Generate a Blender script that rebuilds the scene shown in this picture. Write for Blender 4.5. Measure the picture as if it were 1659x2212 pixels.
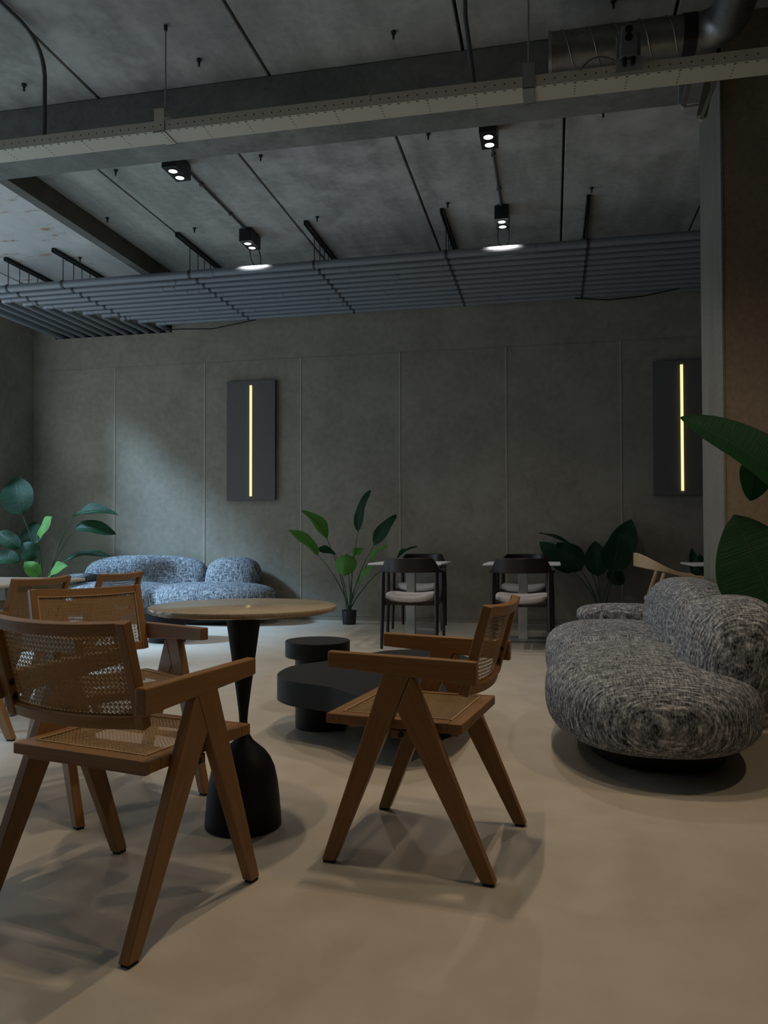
import bpy, bmesh, math, random
from mathutils import Vector, Matrix
random.seed(7)
PI = math.pi
for o in list(bpy.data.objects):
    bpy.data.objects.remove(o, do_unlink=True)
SC = bpy.context.scene
COL = SC.collection

# ------------------------------------------------------------------ camera (calibrated from the photograph)
FPX, YAW, PIT, ROL, CY, CH = 1702.57, .210595, .0197027, -.0021354, 1131.64, .95
FW = Vector((-math.sin(YAW)*math.cos(PIT), math.cos(YAW)*math.cos(PIT), math.sin(PIT)))
RT0 = Vector((math.cos(YAW), math.sin(YAW), 0)); UP0 = RT0.cross(FW)
RT = math.cos(ROL)*RT0 + math.sin(ROL)*UP0
UP = -math.sin(ROL)*RT0 + math.cos(ROL)*UP0
CAM = Vector((0, 0, CH))
cd = bpy.data.cameras.new('camera'); cam = bpy.data.objects.new('camera', cd); COL.objects.link(cam)
cd.sensor_fit = 'VERTICAL'; cd.sensor_height = 36; cd.sensor_width = 27
cd.lens = FPX*36/2212; cd.shift_y = (CY-1106)/2212
cd.clip_start = .05
m3 = Matrix((RT, UP, -FW)).transposed()
cam.matrix_world = Matrix.Translation(CAM) @ m3.to_4x4()
SC.camera = cam

def ray(u, v): return FW + RT*((u-829.5)/FPX) - UP*((v-CY)/FPX)
def on_z(u, v, z=0.):
    d = ray(u, v); return CAM + d*((z-CH)/d.z)
def on_y(u, v, y):
    d = ray(u, v); return CAM + d*(y/d.y)

# ------------------------------------------------------------------ world, daylight, exposure
SC.view_settings.view_transform = 'Standard'; SC.view_settings.look = 'None'
SC.view_settings.gamma = 1; SC.view_settings.use_curve_mapping = False
SC.view_settings.exposure = 0
W = bpy.data.worlds.new('sky'); SC.world = W; W.use_nodes = True
W.node_tree.nodes['Background'].inputs[0].default_value = (.55, .75, .95, 1)
W.node_tree.nodes['Background'].inputs[1].default_value = .5
def aim(o, d): o.rotation_euler = Vector(d).to_track_quat('-Z', 'Y').to_euler()
sd = bpy.data.lights.new('daylight_sun', 'SUN'); so = bpy.data.objects.new('daylight_sun', sd); COL.objects.link(so)
sd.energy = 9.2; sd.angle = math.radians(11); sd.color = (.43, .70, 1.0)
aim(so, (1, .54, -.96)); so.location = (-9, 4, 8)
wd = bpy.data.lights.new('window_daylight', 'AREA'); wo = bpy.data.objects.new('window_daylight', wd); COL.objects.link(wo)
wd.shape = 'RECTANGLE'; wd.size = 8.0; wd.size_y = 3.3; wd.energy = 112; wd.color = (.74, .90, 1.0)
wo.location = (-6.95, 4.35, 1.85); aim(wo, (1, 0, 0))

# ------------------------------------------------------------------ materials
def new_mat(name):
    m = bpy.data.materials.new(name); m.use_nodes = True
    nt = m.node_tree; b = nt.nodes['Principled BSDF']
    return m, nt, b
def nd(nt, t, **kw):
    n = nt.nodes.new(t)
    for k, v in kw.items():
        if k == 'inp':
            for i, x in v.items(): n.inputs[i].default_value = x
        else: setattr(n, k, v)
    return n
def ramp(nt, stops):
    r = nt.nodes.new('ShaderNodeValToRGB'); e = r.color_ramp.elements
    while len(e) < len(stops): e.new(.5)
    for x, (p, c) in zip(e, stops): x.position = p; x.color = (*c, 1)
    return r
def coords(nt, kind='Object', scale=(1, 1, 1), rot=(0, 0, 0)):
    t = nd(nt, 'ShaderNodeTexCoord'); mp = nd(nt, 'ShaderNodeMapping')
    mp.inputs['Scale'].default_value = scale; mp.inputs['Rotation'].default_value = rot
    nt.links.new(t.outputs[kind], mp.inputs[0]); return mp
def noise(nt, vec, scale, detail=4, rough=.55):
    n = nd(nt, 'ShaderNodeTexNoise'); n.inputs['Scale'].default_value = scale
    n.inputs['Detail'].default_value = detail; n.inputs['Roughness'].default_value = rough
    nt.links.new(vec.outputs[0], n.inputs['Vector']); return n
def mixc(nt, fac, a, b, mode='MIX'):
    m = nd(nt, 'ShaderNodeMix', data_type='RGBA', blend_type=mode)
    for sock, x in ((0, fac), (6, a), (7, b)):
        if hasattr(x, 'is_linked') or hasattr(x, 'links'): nt.links.new(x, m.inputs[sock])
        elif sock == 0: m.inputs[0].default_value = x
        else: m.inputs[sock].default_value = (*x, 1)
    return m.outputs[2]
def bump(nt, b, h, strength=.2, dist=.01):
    bm = nd(nt, 'ShaderNodeBump'); bm.inputs['Strength'].default_value = strength; bm.inputs['Distance'].default_value = dist
    nt.links.new(h, bm.inputs['Height']); nt.links.new(bm.outputs[0], b.inputs['Normal'])
def plain(name, col, rough=.5, metal=0., spec=.5):
    m, nt, b = new_mat(name)
    b.inputs['Base Color'].default_value = (*col, 1); b.inputs['Roughness'].default_value = rough
    b.inputs['Metallic'].default_value = metal; b.inputs['Specular IOR Level'].default_value = spec
    mp = coords(nt); n = noise(nt, mp, 30, 3)
    c = mixc(nt, n.outputs[0], tuple(x*.88 for x in col), tuple(min(1, x*1.12) for x in col))
    nt.links.new(c, b.inputs['Base Color'])
    return m
def mottled(name, c1, c2, scale, rough=.8, stretch=(1, 1, 1), bmp=.1, c3=None, fine=40, spec=.3):
    m, nt, b = new_mat(name)
    mp = coords(nt, scale=stretch); n = noise(nt, mp, scale, 6, .62)
    r = ramp(nt, [(.30, c1), (.70, c2)]); nt.links.new(n.outputs[0], r.inputs[0])
    mp2 = coords(nt); n2 = noise(nt, mp2, fine, 4)
    c = mixc(nt, .35, r.outputs[0], n2.outputs[0], 'SOFT_LIGHT')
    if c3:
        n3 = noise(nt, mp2, scale*.45, 5, .7); r3 = ramp(nt, [(.52, (0, 0, 0)), (.68, (1, 1, 1))]); nt.links.new(n3.outputs[0], r3.inputs[0])
        c = mixc(nt, r3.outputs[0], c, c3)
    nt.links.new(c, b.inputs['Base Color'])
    b.inputs['Roughness'].default_value = rough; b.inputs['Specular IOR Level'].default_value = spec
    bump(nt, b, n2.outputs[0], bmp, .01)
    return m
M = {}
M['concrete'] = mottled('slab_concrete', (.215, .215, .205), (.40, .40, .385), 1.9, .85, (1.9, .4, 1), .12, (.47, .47, .455), 18)
def rusty():
    m, nt, b = new_mat('stained_concrete')
    mp = coords(nt, scale=(1.4, .6, 1)); n = noise(nt, mp, 1.6, 6, .62)
    r = ramp(nt, [(.3, (.33, .335, .325)), (.7, (.50, .50, .485))]); nt.links.new(n.outputs[0], r.inputs[0])  # base grey lightened to stand in for bounced daylight; rust stains come separately
    mp2 = coords(nt, scale=(1.2, 4.6, 1)); n2 = noise(nt, mp2, 2.0, 5, .72)
    r2 = ramp(nt, [(.575, (0, 0, 0)), (.66, (1, 1, 1))]); nt.links.new(n2.outputs[0], r2.inputs[0])
    c = mixc(nt, r2.outputs[0], r.outputs[0], (.26, .13, .06))
    nt.links.new(c, b.inputs['Base Color']); b.inputs['Roughness'].default_value = .85
    return m
M['concrete_rust'] = rusty()
M['beam'] = mottled('beam_concrete', (.115, .12, .112), (.19, .195, .185), 3, .85, (1, 1, 1), .15, (.23, .235, .22), 30)
M['rib'] = mottled('rib_concrete', (.085, .08, .072), (.125, .12, .108), 3, .85)
M['plaster'] = mottled('wall_plaster', (.205, .182, .140), (.262, .233, .182), 2.2, .75, (1, 1, 1), .05, (.285, .255, .202), 14)
M['trim'] = mottled('trim_plaster', (.31, .28, .225), (.36, .325, .262), 2.2, .7)
M['plaster_brown'] = mottled('wall_plaster_brown', (.15, .12, .09), (.20, .16, .12), 2.2, .8, (1, 1, 1), .05)
M['plaster_light'] = mottled('column_plaster', (.118, .112, .092), (.165, .158, .132), 3.2, .8, (2, 2, .6), .08)
M['floor'] = mottled('floor_microcement', (.46, .405, .335), (.53, .47, .395), .9, .36, (1, 1, 1), .02, (.57, .51, .43), 6, .45)
def wood(name, c1, c2, rough=.42, dark=(.1, .05, .02)):
    m, nt, b = new_mat(name)
    mp = coords(nt, 'UV', (3.0, 60, 1)); n = noise(nt, mp, 1.6, 5, .6)
    r = ramp(nt, [(.28, c1), (.72, c2)]); nt.links.new(n.outputs[0], r.inputs[0])
    mp2 = coords(nt, 'UV', (55, 330, 1)); n2 = noise(nt, mp2, 1.0, 2, .5)
    r2 = ramp(nt, [(.64, (0, 0, 0)), (.72, (1, 1, 1))]); nt.links.new(n2.outputs[0], r2.inputs[0])
    f = nd(nt, 'ShaderNodeMath', operation='MULTIPLY'); f.inputs[1].default_value = .28; nt.links.new(r2.outputs[0], f.inputs[0])
    c = mixc(nt, f.outputs[0], r.outputs[0], dark)
    nt.links.new(c, b.inputs['Base Color']); b.inputs['Roughness'].default_value = rough
    b.inputs['Specular IOR Level'].default_value = .4
    bump(nt, b, n.outputs[0], .06, .004)
    return m
M['beech'] = wood('beech_wood', (.205, .104, .039), (.288, .150, .058))
M['oak'] = wood('oak_wood', (.40, .27, .16), (.50, .345, .21), .5)
M['dark_wood'] = wood('dark_stained_wood', (.013, .008, .0075), (.02, .0125, .012), .33, (.004, .002, .002))
M['cane'] = plain('woven_cane', (.315, .20, .092), .6)
M['bead'] = plain('cane_bead', (.46, .31, .16), .55)
M['black'] = plain('matt_black', (.0075, .0075, .008), .55, 0, .25)
M['black_metal'] = plain('black_metal', (.012, .012, .013), .4, 0, .4)
M['rubber'] = plain('black_rubber', (.01, .009, .008), .8)
M['screw'] = plain('dark_screw', (.03, .025, .02), .35, .7)
M['pipe'] = plain('grey_pipe', (.15, .165, .185), .38, 0, .5)
M['strut'] = plain('dark_steel', (.05, .052, .055), .5, .6)
M['steel'] = plain('galvanised_rod', (.32, .34, .35), .4, .8)
M['duct'] = mottled('galvanised_duct', (.17, .172, .17), (.27, .27, .262), 5, .42, (1, 1, 1), .03)
M['duct'].node_tree.nodes['Principled BSDF'].inputs['Metallic'].default_value = .9
M['white_top'] = plain('white_laminate', (.62, .63, .62), .35)
M['post'] = plain('cream_post', (.42, .42, .38), .5)
M['base_steel'] = plain('grey_base_plate', (.23, .235, .235), .35, .3)
M['cushion'] = mottled('pale_seat_fabric', (.40, .365, .36), (.50, .46, .45), 60, .95, (1, 1, 1), .3, None, 300)
M['felt'] = mottled('grey_felt', (.106, .102, .096), (.138, .133, .126), 40, .95, (1, 1, 4), .2, None, 250, .1)
M['junction'] = plain('grey_plastic', (.12, .135, .14), .45)
M['conduit'] = plain('grey_conduit', (.075, .08, .085), .5)
M['pot'] = plain('black_pot', (.010, .011, .012), .5)
M['soil'] = plain('potting_soil', (.03, .02, .014), .95)
M['stem'] = plain('leaf_stem', (.022, .055, .018), .45)
M['sheet'] = plain('plastic_sheet', (.22, .27, .30), .4)
M['board'] = mottled('gypsum_board', (.26, .25, .24), (.34, .33, .31), 6, .85)
M['mineral'] = mottled('mineral_wool', (.16, .14, .11), (.40, .36, .30), 45, .95)
M['window_frame'] = plain('dark_window_frame', (.03, .032, .035), .5)
def stone():
    m, nt, b = new_mat('beige_stone')
    mp = coords(nt); n = noise(nt, mp, 120, 3); n1 = noise(nt, mp, 9, 5)
    r = ramp(nt, [(.33, (.38, .315, .232)), (.62, (.49, .412, .312))]); nt.links.new(n.outputs[0], r.inputs[0])
    c = mixc(nt, .5, r.outputs[0], n1.outputs[0], 'SOFT_LIGHT')
    nt.links.new(c, b.inputs['Base Color']); b.inputs['Roughness'].default_value = .13; b.inputs['Specular IOR Level'].default_value = .5
    return m
M['stone'] = stone()
def fabric():
    m, nt, b = new_mat('boucle_fabric')
    mp = coords(nt, scale=(165, 22, 22)); n = noise(nt, mp, 1, 2, .55)
    mp2 = coords(nt, scale=(20, 150, 70)); n2 = noise(nt, mp2, 1, 2, .55)
    r = ramp(nt, [(.36, (.010, .012, .018)), (.46, (.105, .115, .135)), (.57, (.20, .21, .23)), (.70, (.60, .61, .62))])
    r2 = ramp(nt, [(.36, (.02, .023, .03)), (.5, (.18, .186, .20)), (.66, (.68, .68, .67))])
    nt.links.new(n.outputs[0], r.inputs[0]); nt.links.new(n2.outputs[0], r2.inputs[0])
    c = mixc(nt, .30, r.outputs[0], r2.outputs[0])
    nt.links.new(c, b.inputs['Base Color']); b.inputs['Roughness'].default_value = .95; b.inputs['Specular IOR Level'].default_value = .15
    ad = nd(nt, 'ShaderNodeMath', operation='ADD'); nt.links.new(n.outputs[0], ad.inputs[0]); nt.links.new(n2.outputs[0], ad.inputs[1])
    bump(nt, b, ad.outputs[0], .7, .008)
    return m
M['fabric'] = fabric()
def leafmat(name, c1, c2, trans):
    m, nt, b = new_mat(name)
    mp = coords(nt, 'UV', (38, 1.0, 1)); n = noise(nt, mp, 2.0, 3)
    c = mixc(nt, n.outputs[0], c1, c2)
    nt.links.new(c, b.inputs['Base Color']); b.inputs['Roughness'].default_value = .5; b.inputs['Specular IOR Level'].default_value = .18
    tr = nd(nt, 'ShaderNodeBsdfTranslucent'); tr.inputs[0].default_value = (*trans, 1)
    mx = nd(nt, 'ShaderNodeMixShader'); mx.inputs[0].default_value = .3
    out = nt.nodes['Material Output']
    nt.links.new(b.outputs[0], mx.inputs[1]); nt.links.new(tr.outputs[0], mx.inputs[2]); nt.links.new(mx.outputs[0], out.inputs[0])
    bump(nt, b, n.outputs[0], .6, .008)
    return m
M['leaf'] = leafmat('green_leaf', (.008, .033, .016), (.015, .055, .022), (.028, .10, .02))
M['leaf_lit'] = leafmat('lit_green_leaf', (.07, .19, .035), (.105, .25, .048), (.12, .33, .04))  # lit copy of the leaf green: light on the bright blades put into colour
def emit(name, col, s):
    m = bpy.data.materials.new(name); m.use_nodes = True; nt = m.node_tree; nt.nodes.remove(nt.nodes['Principled BSDF'])
    e = nd(nt, 'ShaderNodeEmission'); e.inputs[0].default_value = (*col, 1); e.inputs[1].default_value = s
    nt.links.new(e.outputs[0], nt.nodes['Material Output'].inputs[0]); return m
M['led'] = emit('warm_led', (1.0, .80, .36), 1.35)
M['lens'] = emit('spot_lens', (1.0, .97, .98), 1.6)
def glass():
    m = bpy.data.materials.new('window_glass'); m.use_nodes = True; nt = m.node_tree; nt.nodes.remove(nt.nodes['Principled BSDF'])
    t = nd(nt, 'ShaderNodeBsdfTransparent'); g = nd(nt, 'ShaderNodeBsdfGlossy'); g.inputs['Roughness'].default_value = .02
    mx = nd(nt, 'ShaderNodeMixShader'); mx.inputs[0].default_value = .06
    nt.links.new(t.outputs[0], mx.inputs[1]); nt.links.new(g.outputs[0], mx.inputs[2]); nt.links.new(mx.outputs[0], nt.nodes['Material Output'].inputs[0])
    return m
M['glass'] = glass()
def tray_mat():
    # cream sheet steel with punched holes: dots on the upright side, slots along the fold, rows across the base
    m, nt, b = new_mat('perforated_cream_steel')
    t = nd(nt, 'ShaderNodeTexCoord'); s = nd(nt, 'ShaderNodeSeparateXYZ'); nt.links.new(t.outputs['Object'], s.inputs[0])
    def ma(op, a, b_=None, c_=None):
        n = nd(nt, 'ShaderNodeMath', operation=op)
        for i, x in enumerate((a, b_, c_)):
            if x is None: continue
            if isinstance(x, (int, float)): n.inputs[i].default_value = x
            else: nt.links.new(x, n.inputs[i])
        return n.outputs[0]
    def per(x, p): return ma('SUBTRACT', ma('MODULO', ma('ADD', x, 100*p), p), p/2)
    def disc(dx, dy, r): return ma('LESS_THAN', ma('ADD', ma('MULTIPLY', dx, dx), ma('MULTIPLY', dy, dy)), r*r)
    X, Y, Z = s.outputs
    d1 = disc(per(X, .05), ma('SUBTRACT', Z, .030), .0042)                       # side dots
    d1 = ma('MULTIPLY', d1, ma('LESS_THAN', Y, .004))
    d2 = disc(ma('MULTIPLY', per(X, .05), .45), ma('SUBTRACT', Y, .010), .0042)   # slots at the fold
    d2 = ma('MULTIPLY', d2, ma('LESS_THAN', Z, .004))
    d3 = disc(per(X, .25), per(Y, .026), .0042)                                    # rows across
    d3 = ma('MULTIPLY', d3, ma('LESS_THAN', Z, .004))
    f = ma('MINIMUM', ma('ADD', ma('ADD', d1, d2), d3), 1)
    c = mixc(nt, f, (.46, .44, .36), (.01, .01, .01))
    nt.links.new(c, b.inputs['Base Color']); b.inputs['Roughness'].default_value = .45
    return m
M['tray'] = tray_mat()

# ------------------------------------------------------------------ mesh helpers
class MB:
    def __init__(s): s.v = []; s.f = []; s.uv = None
    def add(s, vs, fs):
        k = len(s.v); s.v += [tuple(x) for x in vs]; s.f += [tuple(i+k for i in f) for f in fs]; return s
    def box(s, x0, x1, y0, y1, z0, z1):
        v = [(x, y, z) for z in (z0, z1) for y in (y0, y1) for x in (x0, x1)]
        return s.add(v, [(0, 2, 3, 1), (4, 5, 7, 6), (0, 1, 5, 4), (2, 6, 7, 3), (0, 4, 6, 2), (1, 3, 7, 5)])
    def prism(s, poly, a0, a1, axis='x'):
        n = len(poly)
        def P(p, a): return {'x': (a, p[0], p[1]), 'y': (p[0], a, p[1]), 'z': (p[0], p[1], a)}[axis]
        vs = [P(p, a0) for p in poly] + [P(p, a1) for p in poly]
        return s.add(vs, [tuple(range(n))[::-1], tuple(range(n, 2*n))] + [(i, (i+1) % n, n+(i+1) % n, n+i) for i in range(n)])
    def tube(s, pts, r, seg=12, cap=True):
        pts = [Vector(p) for p in pts]; n = len(pts)
        rs = r if isinstance(r, (list, tuple)) else [r]*n
        vs = []; ref = None
        for i, p in enumerate(pts):
            t = (pts[min(i+1, n-1)]-pts[max(i-1, 0)]).normalized()
            if ref is None: ref = Vector((0, 0, 1)) if abs(t.z) < .9 else Vector((1, 0, 0))
            a = (ref - t*ref.dot(t)).normalized(); b = t.cross(a); ref = a
            vs += [p + a*(rs[i]*math.cos(2*PI*k/seg)) + b*(rs[i]*math.sin(2*PI*k/seg)) for k in range(seg)]
        fs = [(i*seg+k, i*seg+(k+1) % seg, (i+1)*seg+(k+1) % seg, (i+1)*seg+k) for i in range(n-1) for k in range(seg)]
        if cap: fs += [tuple(range(seg))[::-1], tuple(range((n-1)*seg, n*seg))]
        return s.add(vs, fs)
    def lathe(s, prof, c=(0, 0, 0), seg=48, cap=True):
        n = len(prof); vs = [(c[0]+r*math.cos(2*PI*k/seg), c[1]+r*math.sin(2*PI*k/seg), c[2]+z) for r, z in prof for k in range(seg)]
        fs = [(i*seg+k, i*seg+(k+1) % seg, (i+1)*seg+(k+1) % seg, (i+1)*seg+k) for i in range(n-1) for k in range(seg)]
        if cap: fs += [tuple(range(seg))[::-1], tuple(range((n-1)*seg, n*seg))]
        return s.add(vs, fs)
    def loft(s, rings, cap=True):
        m = len(rings[0]); vs = [p for r in rings for p in r]
        fs = [(i*m+k, i*m+(k+1) % m, (i+1)*m+(k+1) % m, (i+1)*m+k) for i in range(len(rings)-1) for k in range(m)]
        if cap: fs += [tuple(range(m))[::-1], tuple(range((len(rings)-1)*m, len(rings)*m))]
        return s.add(vs, fs)
    def pebble(s, c, h, e1=.75, e2=.75, nu=56, nv=28):
        sp = lambda x, e: math.copysign(abs(x)**e, x)
        vs = []
        for j in range(1, nv):
            ph = -PI/2 + PI*j/nv
            for i in range(nu):
                th = 2*PI*i/nu
                vs.append((c[0]+h[0]*sp(math.cos(ph), e1)*sp(math.cos(th), e2), c[1]+h[1]*sp(math.cos(ph), e1)*sp(math.sin(th), e2), c[2]+h[2]*sp(math.sin(ph), e1)))
        k = len(vs); vs += [(c[0], c[1], c[2]-h[2]), (c[0], c[1], c[2]+h[2])]
        fs = [(j*nu+i, j*nu+(i+1) % nu, (j+1)*nu+(i+1) % nu, (j+1)*nu+i) for j in range(nv-2) for i in range(nu)]
        fs += [(k, (i+1) % nu, i) for i in range(nu)] + [(k+1, (nv-2)*nu+i, (nv-2)*nu+(i+1) % nu) for i in range(nu)]
        return s.add(vs, fs)
    def build(s, name, mat, parent=None, smooth=None, bevel=0, grain=None, loc=None, rot=None, seg=2):
        me = bpy.data.meshes.new(name); me.from_pydata(s.v, [], s.f); me.update()
        bm = bmesh.new(); bm.from_mesh(me); bmesh.ops.recalc_face_normals(bm, faces=bm.faces); bm.to_mesh(me); bm.free()
        if s.uv:
            l = me.uv_layers.new(name='UVMap')
            for lp in me.loops: l.data[lp.index].uv = s.uv[lp.vertex_index]
        elif grain is not None:
            a = Vector(grain).normalized(); r = Vector((0, 0, 1)) if abs(a.z) < .8 else Vector((1, 0, 0))
            b = (r - a*r.dot(a)).normalized(); c = a.cross(b); o = random.random()*5
            l = me.uv_layers.new(name='UVMap')
            for lp in me.loops:
                p = Vector(s.v[lp.vertex_index]); l.data[lp.index].uv = (p.dot(a)+o, p.dot(b)+.8*p.dot(c))
        if smooth is not None:
            me.polygons.foreach_set('use_smooth', [True]*len(me.polygons)); me.set_sharp_from_angle(angle=math.radians(smooth))
        me.materials.append(M[mat] if isinstance(mat, str) else mat)
        o = bpy.data.objects.new(name, me); COL.objects.link(o)
        if parent is not None: o.parent = parent
        if loc is not None: o.location = loc
        if rot is not None: o.rotation_euler = rot
        if bevel:
            b = o.modifiers.new('bevel', 'BEVEL'); b.width = bevel; b.segments = seg; b.limit_method = 'ANGLE'; b.angle_limit = math.radians(35)
        return o
def thing(name, label, cat, loc=(0, 0, 0), rz=0, group=None):
    o = bpy.data.objects.new(name, None); COL.objects.link(o); o.location = loc; o.rotation_euler = (0, 0, rz)
    o.empty_display_size = .1
    return tag(o, label, cat, group)
def tag(o, label, cat, group=None):
    o['label'] = label; o['category'] = cat
    if group: o['group'] = group
    return o
def struct(o): o['kind'] = 'structure'; return o
def copy_tree(o, parent=None):
    c = o.copy(); COL.objects.link(c)
    if parent is not None: c.parent = parent
    for ch in list(o.children): copy_tree(ch, c)
    return c
def place(o, loc, rz, label, group=None):
    o.location = loc; o.rotation_euler = (0, 0, rz); o['label'] = label
    if group: o['group'] = group
    return o

# ------------------------------------------------------------------ the room
ZC, YW, XL, XR, YF = 3.88, 9.0, -6.56, 5.2, -2.6
struct(MB().box(XL-.3, XR+.3, YF-.3, YW+.5, -.12, 0).build('floor', 'floor'))
ceil = struct(MB().box(XL-.3, XR+.3, YF-.3, YW+.5, ZC+.10, ZC+.25).build('ceiling', 'beam'))
def slabs(joints, y0, y1):
    for a, b in zip(joints[:-1], joints[1:]):
        a_, b_ = max(a, XL-.25), min(b, XR+.25)
        MB().box(a_+.009, b_-.009, y0, y1, ZC, ZC+.10).build('ceiling_slab', 'concrete_rust' if b < -3.9 and y0 > 4 else 'concrete', ceil, bevel=.006)
slabs([-7.1, -5.9, -4.09, -3.5, -2.313, -1.095, .100, 1.291, 2.49, 3.69, 4.89, 6.0], 4.95, YW+.4)
slabs([-7.7, -6.5, -5.3, -4.12, -2.926, -1.73, -.507, .69, 1.89, 3.09, 4.29, 5.5], 1.0, 4.93)
slabs([-7.7, -6.5, -5.3, -4.12, -2.926, -1.73, -.507, .69, 1.89, 3.09, 4.29, 5.5], YF-.2, .98)
struct(MB().box(XL, .92, 4.66, 5.08, 3.62, ZC-.001).build('trim_1', 'beam', bevel=.008))
struct(MB().box(-4.15, -4.05, 5.085, YW, 3.70, ZC-.001).build('trim_2', 'rib', bevel=.004))
# back wall with the slot the pipes pass through
wb = MB(); SX0, SX1, SZ0, SZ1 = -6.25, -4.62, 3.535, 3.68
wb.box(XL-.2, XR+.2, YW, YW+.2, -.05, SZ0); wb.box(XL-.2, XR+.2, YW, YW+.2, SZ1, ZC+.1)
wb.box(XL-.2, SX0, YW, YW+.2, SZ0, SZ1); wb.box(SX1, XR+.2, YW, YW+.2, SZ0, SZ1)
wall = struct(wb.build('wall_back', 'plaster'))
struct(MB().box(SX0-.1, SX1+.1, YW+.22, YW+.3, SZ0-.1, SZ1+.1).build('trim_3', 'black'))  # black board behind the slot, painting in the shade of its depth
TX = [on_y(u, 1000, YW).x for u in (248, 442, 650, 864, 1094, 1342)]
TX = TX + [TX[-1]+1.24, TX[-1]+2.48, TX[-1]+3.6]
edges = [XL] + TX
for a, b in zip(edges[:-1], edges[1:]):
    MB().box(a+.0085, b-.0085, YW-.004, YW+.02, .045, 3.13).build('wall_panel', 'plaster', wall, bevel=.001)
for k, x in enumerate(TX):
    struct(MB().box(x-.0085, x+.0085, YW-.0085, YW+.01, .045, 3.13).build('trim_%d' % (4+k), 'trim', bevel=.001))
struct(MB().box(XL, XR, YW-.012, YW+.02, 0, .04).build('baseboard_back', 'plaster', bevel=.003))
# left wall with the large window that lets the daylight in
wz0, wz1 = .12, 3.76
WIN = [(.2, 1.5), (2.1, 3.4), (4.0, 8.30)]
wl = MB(); ys = [YF-.2] + [y for w in WIN for y in w] + [YW]
for k in range(0, len(ys), 2): wl.box(XL-.12, XL, ys[k], ys[k+1], -.05, ZC+.1)
for y0, y1 in WIN: wl.box(XL-.12, XL, y0, y1, -.05, wz0).box(XL-.12, XL, y0, y1, wz1, ZC+.1)
struct(wl.build('wall_left', 'plaster'))
for n_, (y0, y1) in enumerate(WIN):
    win = bpy.data.objects.new('window_%d' % (n_+1), None); COL.objects.link(win); struct(win)
    m = MB().box(XL-.11, XL-.05, y0, y1, wz0, wz0+.06).box(XL-.11, XL-.05, y0, y1, wz1-.03, wz1)
    m.box(XL-.11, XL-.05, y0, y0+.05, wz0+.06, wz1-.03).box(XL-.11, XL-.05, y1-.05, y1, wz0+.06, wz1-.03).build('window_frame', 'window_frame', win)
    MB().box(XL-.085, XL-.075, y0+.05, y1-.05, wz0+.06, wz1-.03).build('pane', 'glass', win)
struct(MB().box(XR, XR+.2, YF-.2, YW, -.05, ZC+.1).build('wall_right', 'plaster_brown'))
struct(MB().box(XL-.2, XR+.2, YF-.2, YF, -.05, ZC+.1).build('wall_front', 'plaster_brown'))
# wall stub at the right: pale end face, brown front face
stub = struct(MB().box(.94, 3.6, 4.64, 5.25, 0, ZC-.002).build('wall_end', 'plaster_brown'))
MB().box(.925, .9399, 4.636, 5.254, .0, 3.56).build('end_board', 'plaster_light', stub, bevel=.003)

# ------------------------------------------------------------------ ceiling services
def arc(p0, c, p1, n=6):
    return [Vector(p0)*(1-t)**2 + Vector(c)*2*t*(1-t) + Vector(p1)*t*t for t in [k/n for k in range(n+1)]]
ORD = ['first', 'second', 'third', 'fourth', 'fifth', 'sixth', 'seventh', 'eighth', 'ninth', 'tenth', 'eleventh']
PZ = 3.565
PY = [7.15] + [7.33+.15*k for k in range(10)]
PR = [.037] + [.030]*10
PXB = [-6.18+.99*(y-7.15) for y in PY]
for k in range(11):
    y, xb, r = PY[k], PXB[k], PR[k]
    e = .07
    path = [Vector((XR-.02, y, PZ)), Vector((xb+e, y, PZ))] + arc((xb+e, y, PZ), (xb, y, PZ), (xb, y+e, PZ))[1:] + [Vector((xb, YW+.15, PZ))]
    p = thing('water_pipe', ('thick grey pipe nearest the viewer at the front of the ceiling pipe row' if k == 0 else
              'thin grey pipe, %s from the front in the ceiling pipe row' % ORD[k] if k < 10 else 'thin grey pipe at the back of the ceiling row, closest to the plaster wall'), 'pipe', (0, 0, 0), 0, 'pipes along the ceiling')
    MB().tube(path, r, 16).build('pipe_run', 'pipe', p, smooth=50)
    for x in [xb+.10] + [random.uniform(-4.2, 2) for _ in range(3)]:
        x = max(x, xb+.1)
        MB().tube([(x-.035, y, PZ), (x+.035, y, PZ)], r+.0035, 16).build('coupling', 'pipe', p, smooth=50)
HX = [(-5.52, 7.10), (-4.88, 6.98), (-3.48, 6.87), (-2.20, 6.87), (-.94, 6.87), (.32, 6.87)]
HL = ['pipe hanger rail closest to the left wall', 'second pipe hanger rail from the left wall', 'pipe hanger rail just right of the ceiling rib',
      'pipe hanger rail between the two pairs of spotlights', 'pipe hanger rail left of the right-hand spotlights', 'rightmost pipe hanger rail in view, near the wall end']
for (x, y0), lb in zip(HX, HL):
    h = thing('pipe_hanger', lb, 'hanger', (x, 0, 0), 0, 'hanger rails holding the pipes')
    MB().box(-.018, -.007, y0, 8.80, ZC-.04, ZC).box(.007, .018, y0, 8.80, ZC-.04, ZC).box(-.018, .018, y0, 8.80, ZC-.008, ZC).build('rail', 'strut', h)
    for k in range(11):
        if PXB[k]+.05 > x: continue
        MB().tube([(0, PY[k], PZ+PR[k]), (0, PY[k], ZC-.01)], .0045, 8).build('rod', 'strut', h, smooth=50)
        MB().tube([(-.011, PY[k], PZ), (.011, PY[k], PZ)], PR[k]+.006, 16).build('clamp', 'strut', h, smooth=50)
c = tag(MB().tube([(-4.75, 8.86, PZ-.035), (-4.4, 8.82, PZ-.05), (-4.0, 8.82, PZ-.07), (-3.7, 8.78, PZ-.045), (-3.4, 8.7, PZ-.03)], .007, 8).build('sagging_cable', 'black', smooth=60),
        'thin black cable sagging below the pipes above the left sofa', 'cable')
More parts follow.
